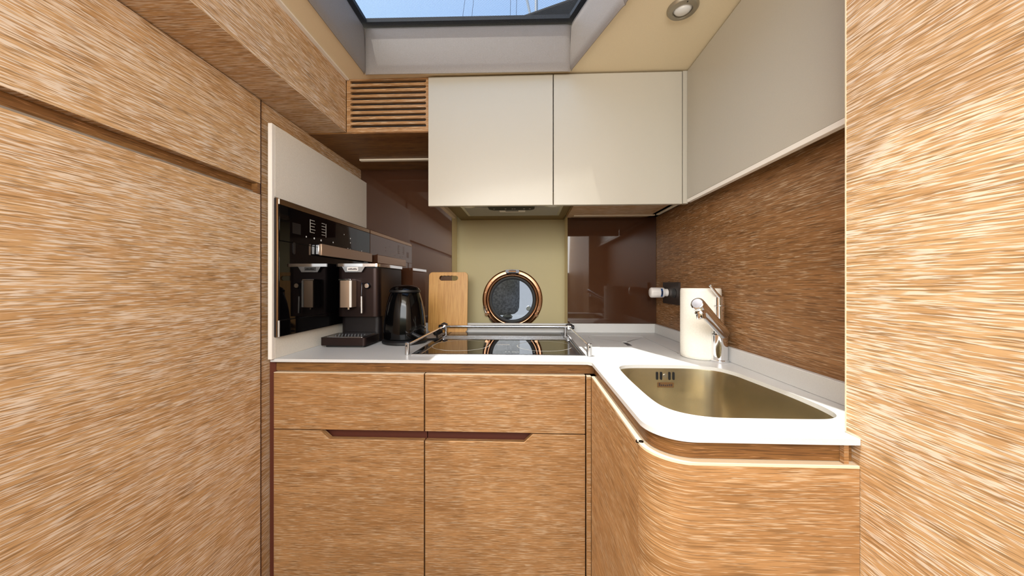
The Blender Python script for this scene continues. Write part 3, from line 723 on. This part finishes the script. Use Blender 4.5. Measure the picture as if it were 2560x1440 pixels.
ar = B().lathe([(.010, -.014), (.0155, -.007), (.0165, .002), (.0165, dA.length*.55), (.0172, dA.length-.004), (.0168, dA.length+.008), (.013, dA.length+.0115)], tuple(A0), tuple(dA), 32).build('spray_arm', 'chrome', tp, ang=50)
B().lathe([(.0125, 0), (.0125, .0008), (.001, .001)], tuple(A1+dA.normalized()*.0117), tuple(dA), 28).build('arm_cap', 'satin_steel', ar)
nz = Vector((.10, -.12, -1)).normalized(); q0 = A1-dA.normalized()*.006+nz*.014
B().lathe([(.0125, 0), (.0135, .003), (.0135, .006), (.0115, .007), (.0115, .018), (.0105, .020)], tuple(q0), tuple(nz), 24).build('aerator', 'chrome', ar)
B().tube([tuple(q0+nz*.006+dA.normalized()*-.012), tuple(A0.lerp(A1, .55)+nz*.018), tuple(A0.lerp(A1, .2)+nz*.017), tuple(A0+nz*.012)], [.004, .007, .0075, .009], 12).build('support_arm', 'satin_steel', tp)
# socket and adapter
sk2 = thing('wall_socket', (XR, 1.485, -.089), 'dark double wall socket on the oak wall behind the tap', 'socket')
B().prism(rr(1.405, 1.563, -.089, .004, .004), XR-.008, XR-.0002, 'x').build('plate', 'outlet', sk2, .001)
B().cyl((XR-.0081, 1.445, -.042), .020, .0012, (-1,0,0), 28).build('socket_face', 'black_matte', sk2)
ad = thing('plug_adapter', (.58, 1.515, -.041), 'white plug adapter with blue label plugged into the dark wall socket', 'adapter')
B().lathe([(.0165, 0), (.0165, .016)], (XR-.0095, 1.512, -.041), (-1,0,0), 28).build('neck', 'white_plastic', ad)
ab = B().lathe([(.0205, 0), (.0225, .002), (.0225, .051), (.0215, .055), (.017, .0585), (.001, .0595)], (XR-.0256, 1.512, -.041), (-1,0,0), 36).build('body', 'white_plastic', ad, ang=50)
lab = B()
rs = []
for x_ in (.5865, .5945):
    rs.append([(x_, 1.512-.02275*math.cos(t_), -.041+.02275*math.sin(t_)) for t_ in [(-50+100*k/10)*PI/180 for k in range(11)]]+[(x_, 1.512-.0222*math.cos(t_), -.041+.0222*math.sin(t_)) for t_ in [(50-100*k/10)*PI/180 for k in range(11)]])
lab.rings(rs).build('label', 'label_blue', ab)
box(.5885, .5925, 1.512-.0236, 1.512-.0224, -.049, -.033).build('label_window', 'label_black', ab, .0003)
box(.5455, .5475, 1.507, 1.517, -.0435, -.0405).build('slot', 'rubber', ab)
box(.550, .575, 1.4885, 1.4898, -.0415, -.0408).build('seam', 'print_grey', ab)

# ceiling spot
sp_ = thing('ceiling_spot', (.44, .965, CE), 'round recessed ceiling spotlight with bronze-grey bezel, switched off', 'light')
B().lathe([(.041, 0), (.041, .003), (.037, .008), (.026, .010), (.0245, .006), (.0245, 0)], (.437, .962, CE-.0002), (0,0,-1), 48).build('bezel', 'lamp_bezel', sp_, ang=40)
B().lathe([(.0243, 0), (.0240, .004), (.020, .009), (.012, .0125), (.001, .0135)], (.437, .962, CE-.0002), (0,0,-1), 36).build('lens', 'lamp_lens', sp_)
box(.434, .437, .928, .934, CE-.0095, CE-.004).build('clip', 'rubber', sp_)

# ================================================================== OUTSIDE ABOVE THE HATCH
sh_ = thing('sprayhood', (.5, 2.2, 1.0), 'black canvas canopy outside, seen through the right corner of the hatch', 'canopy')
Pp = [(-.60, 1.35), (-.20, 1.53), (-.06, 1.553), (.266, 1.656), (.9, 1.90), (1.9, 2.1), (1.9, .95), (-.6, .95)]
B().prism(Pp, 2.0, 2.03, 'y').build('canvas', 'canvas_dark', sh_, .004)
B().tube([(-.60, 2.015, 1.35), (-.20, 2.015, 1.53), (-.06, 2.015, 1.555), (.266, 2.015, 1.66), (.9, 2.015, 1.90), (1.9, 2.015, 2.1)], .012, 8).build('hem_tube', 'canvas_dark', sh_)
ms = thing('mast', (.25, 8, .9), 'pale grey mast and rigging of a boat, seen through the hatch', 'mast')
B().tube([(.26, 8, .9), (.26, 8, 11)], .038, 16).build('spar', 'spar', ms)
B().tube([(-.02, 8, 6.95), (.14, 8, 6.2)], .03, 10).build('strut', 'spar', ms)
for x0_, x1_ in ((-1.45, -1.9), (-1.2, -1.52), (-.22, -.22), (-.08, -.08)):
    B().tube([(x1_-.9*(x0_ > -1 and 0 or .3), 7.9, .95), (x0_-(x1_-x0_)*1.4, 7.9, 11)], .005, 6).build('stay', 'dark_steel', ms)
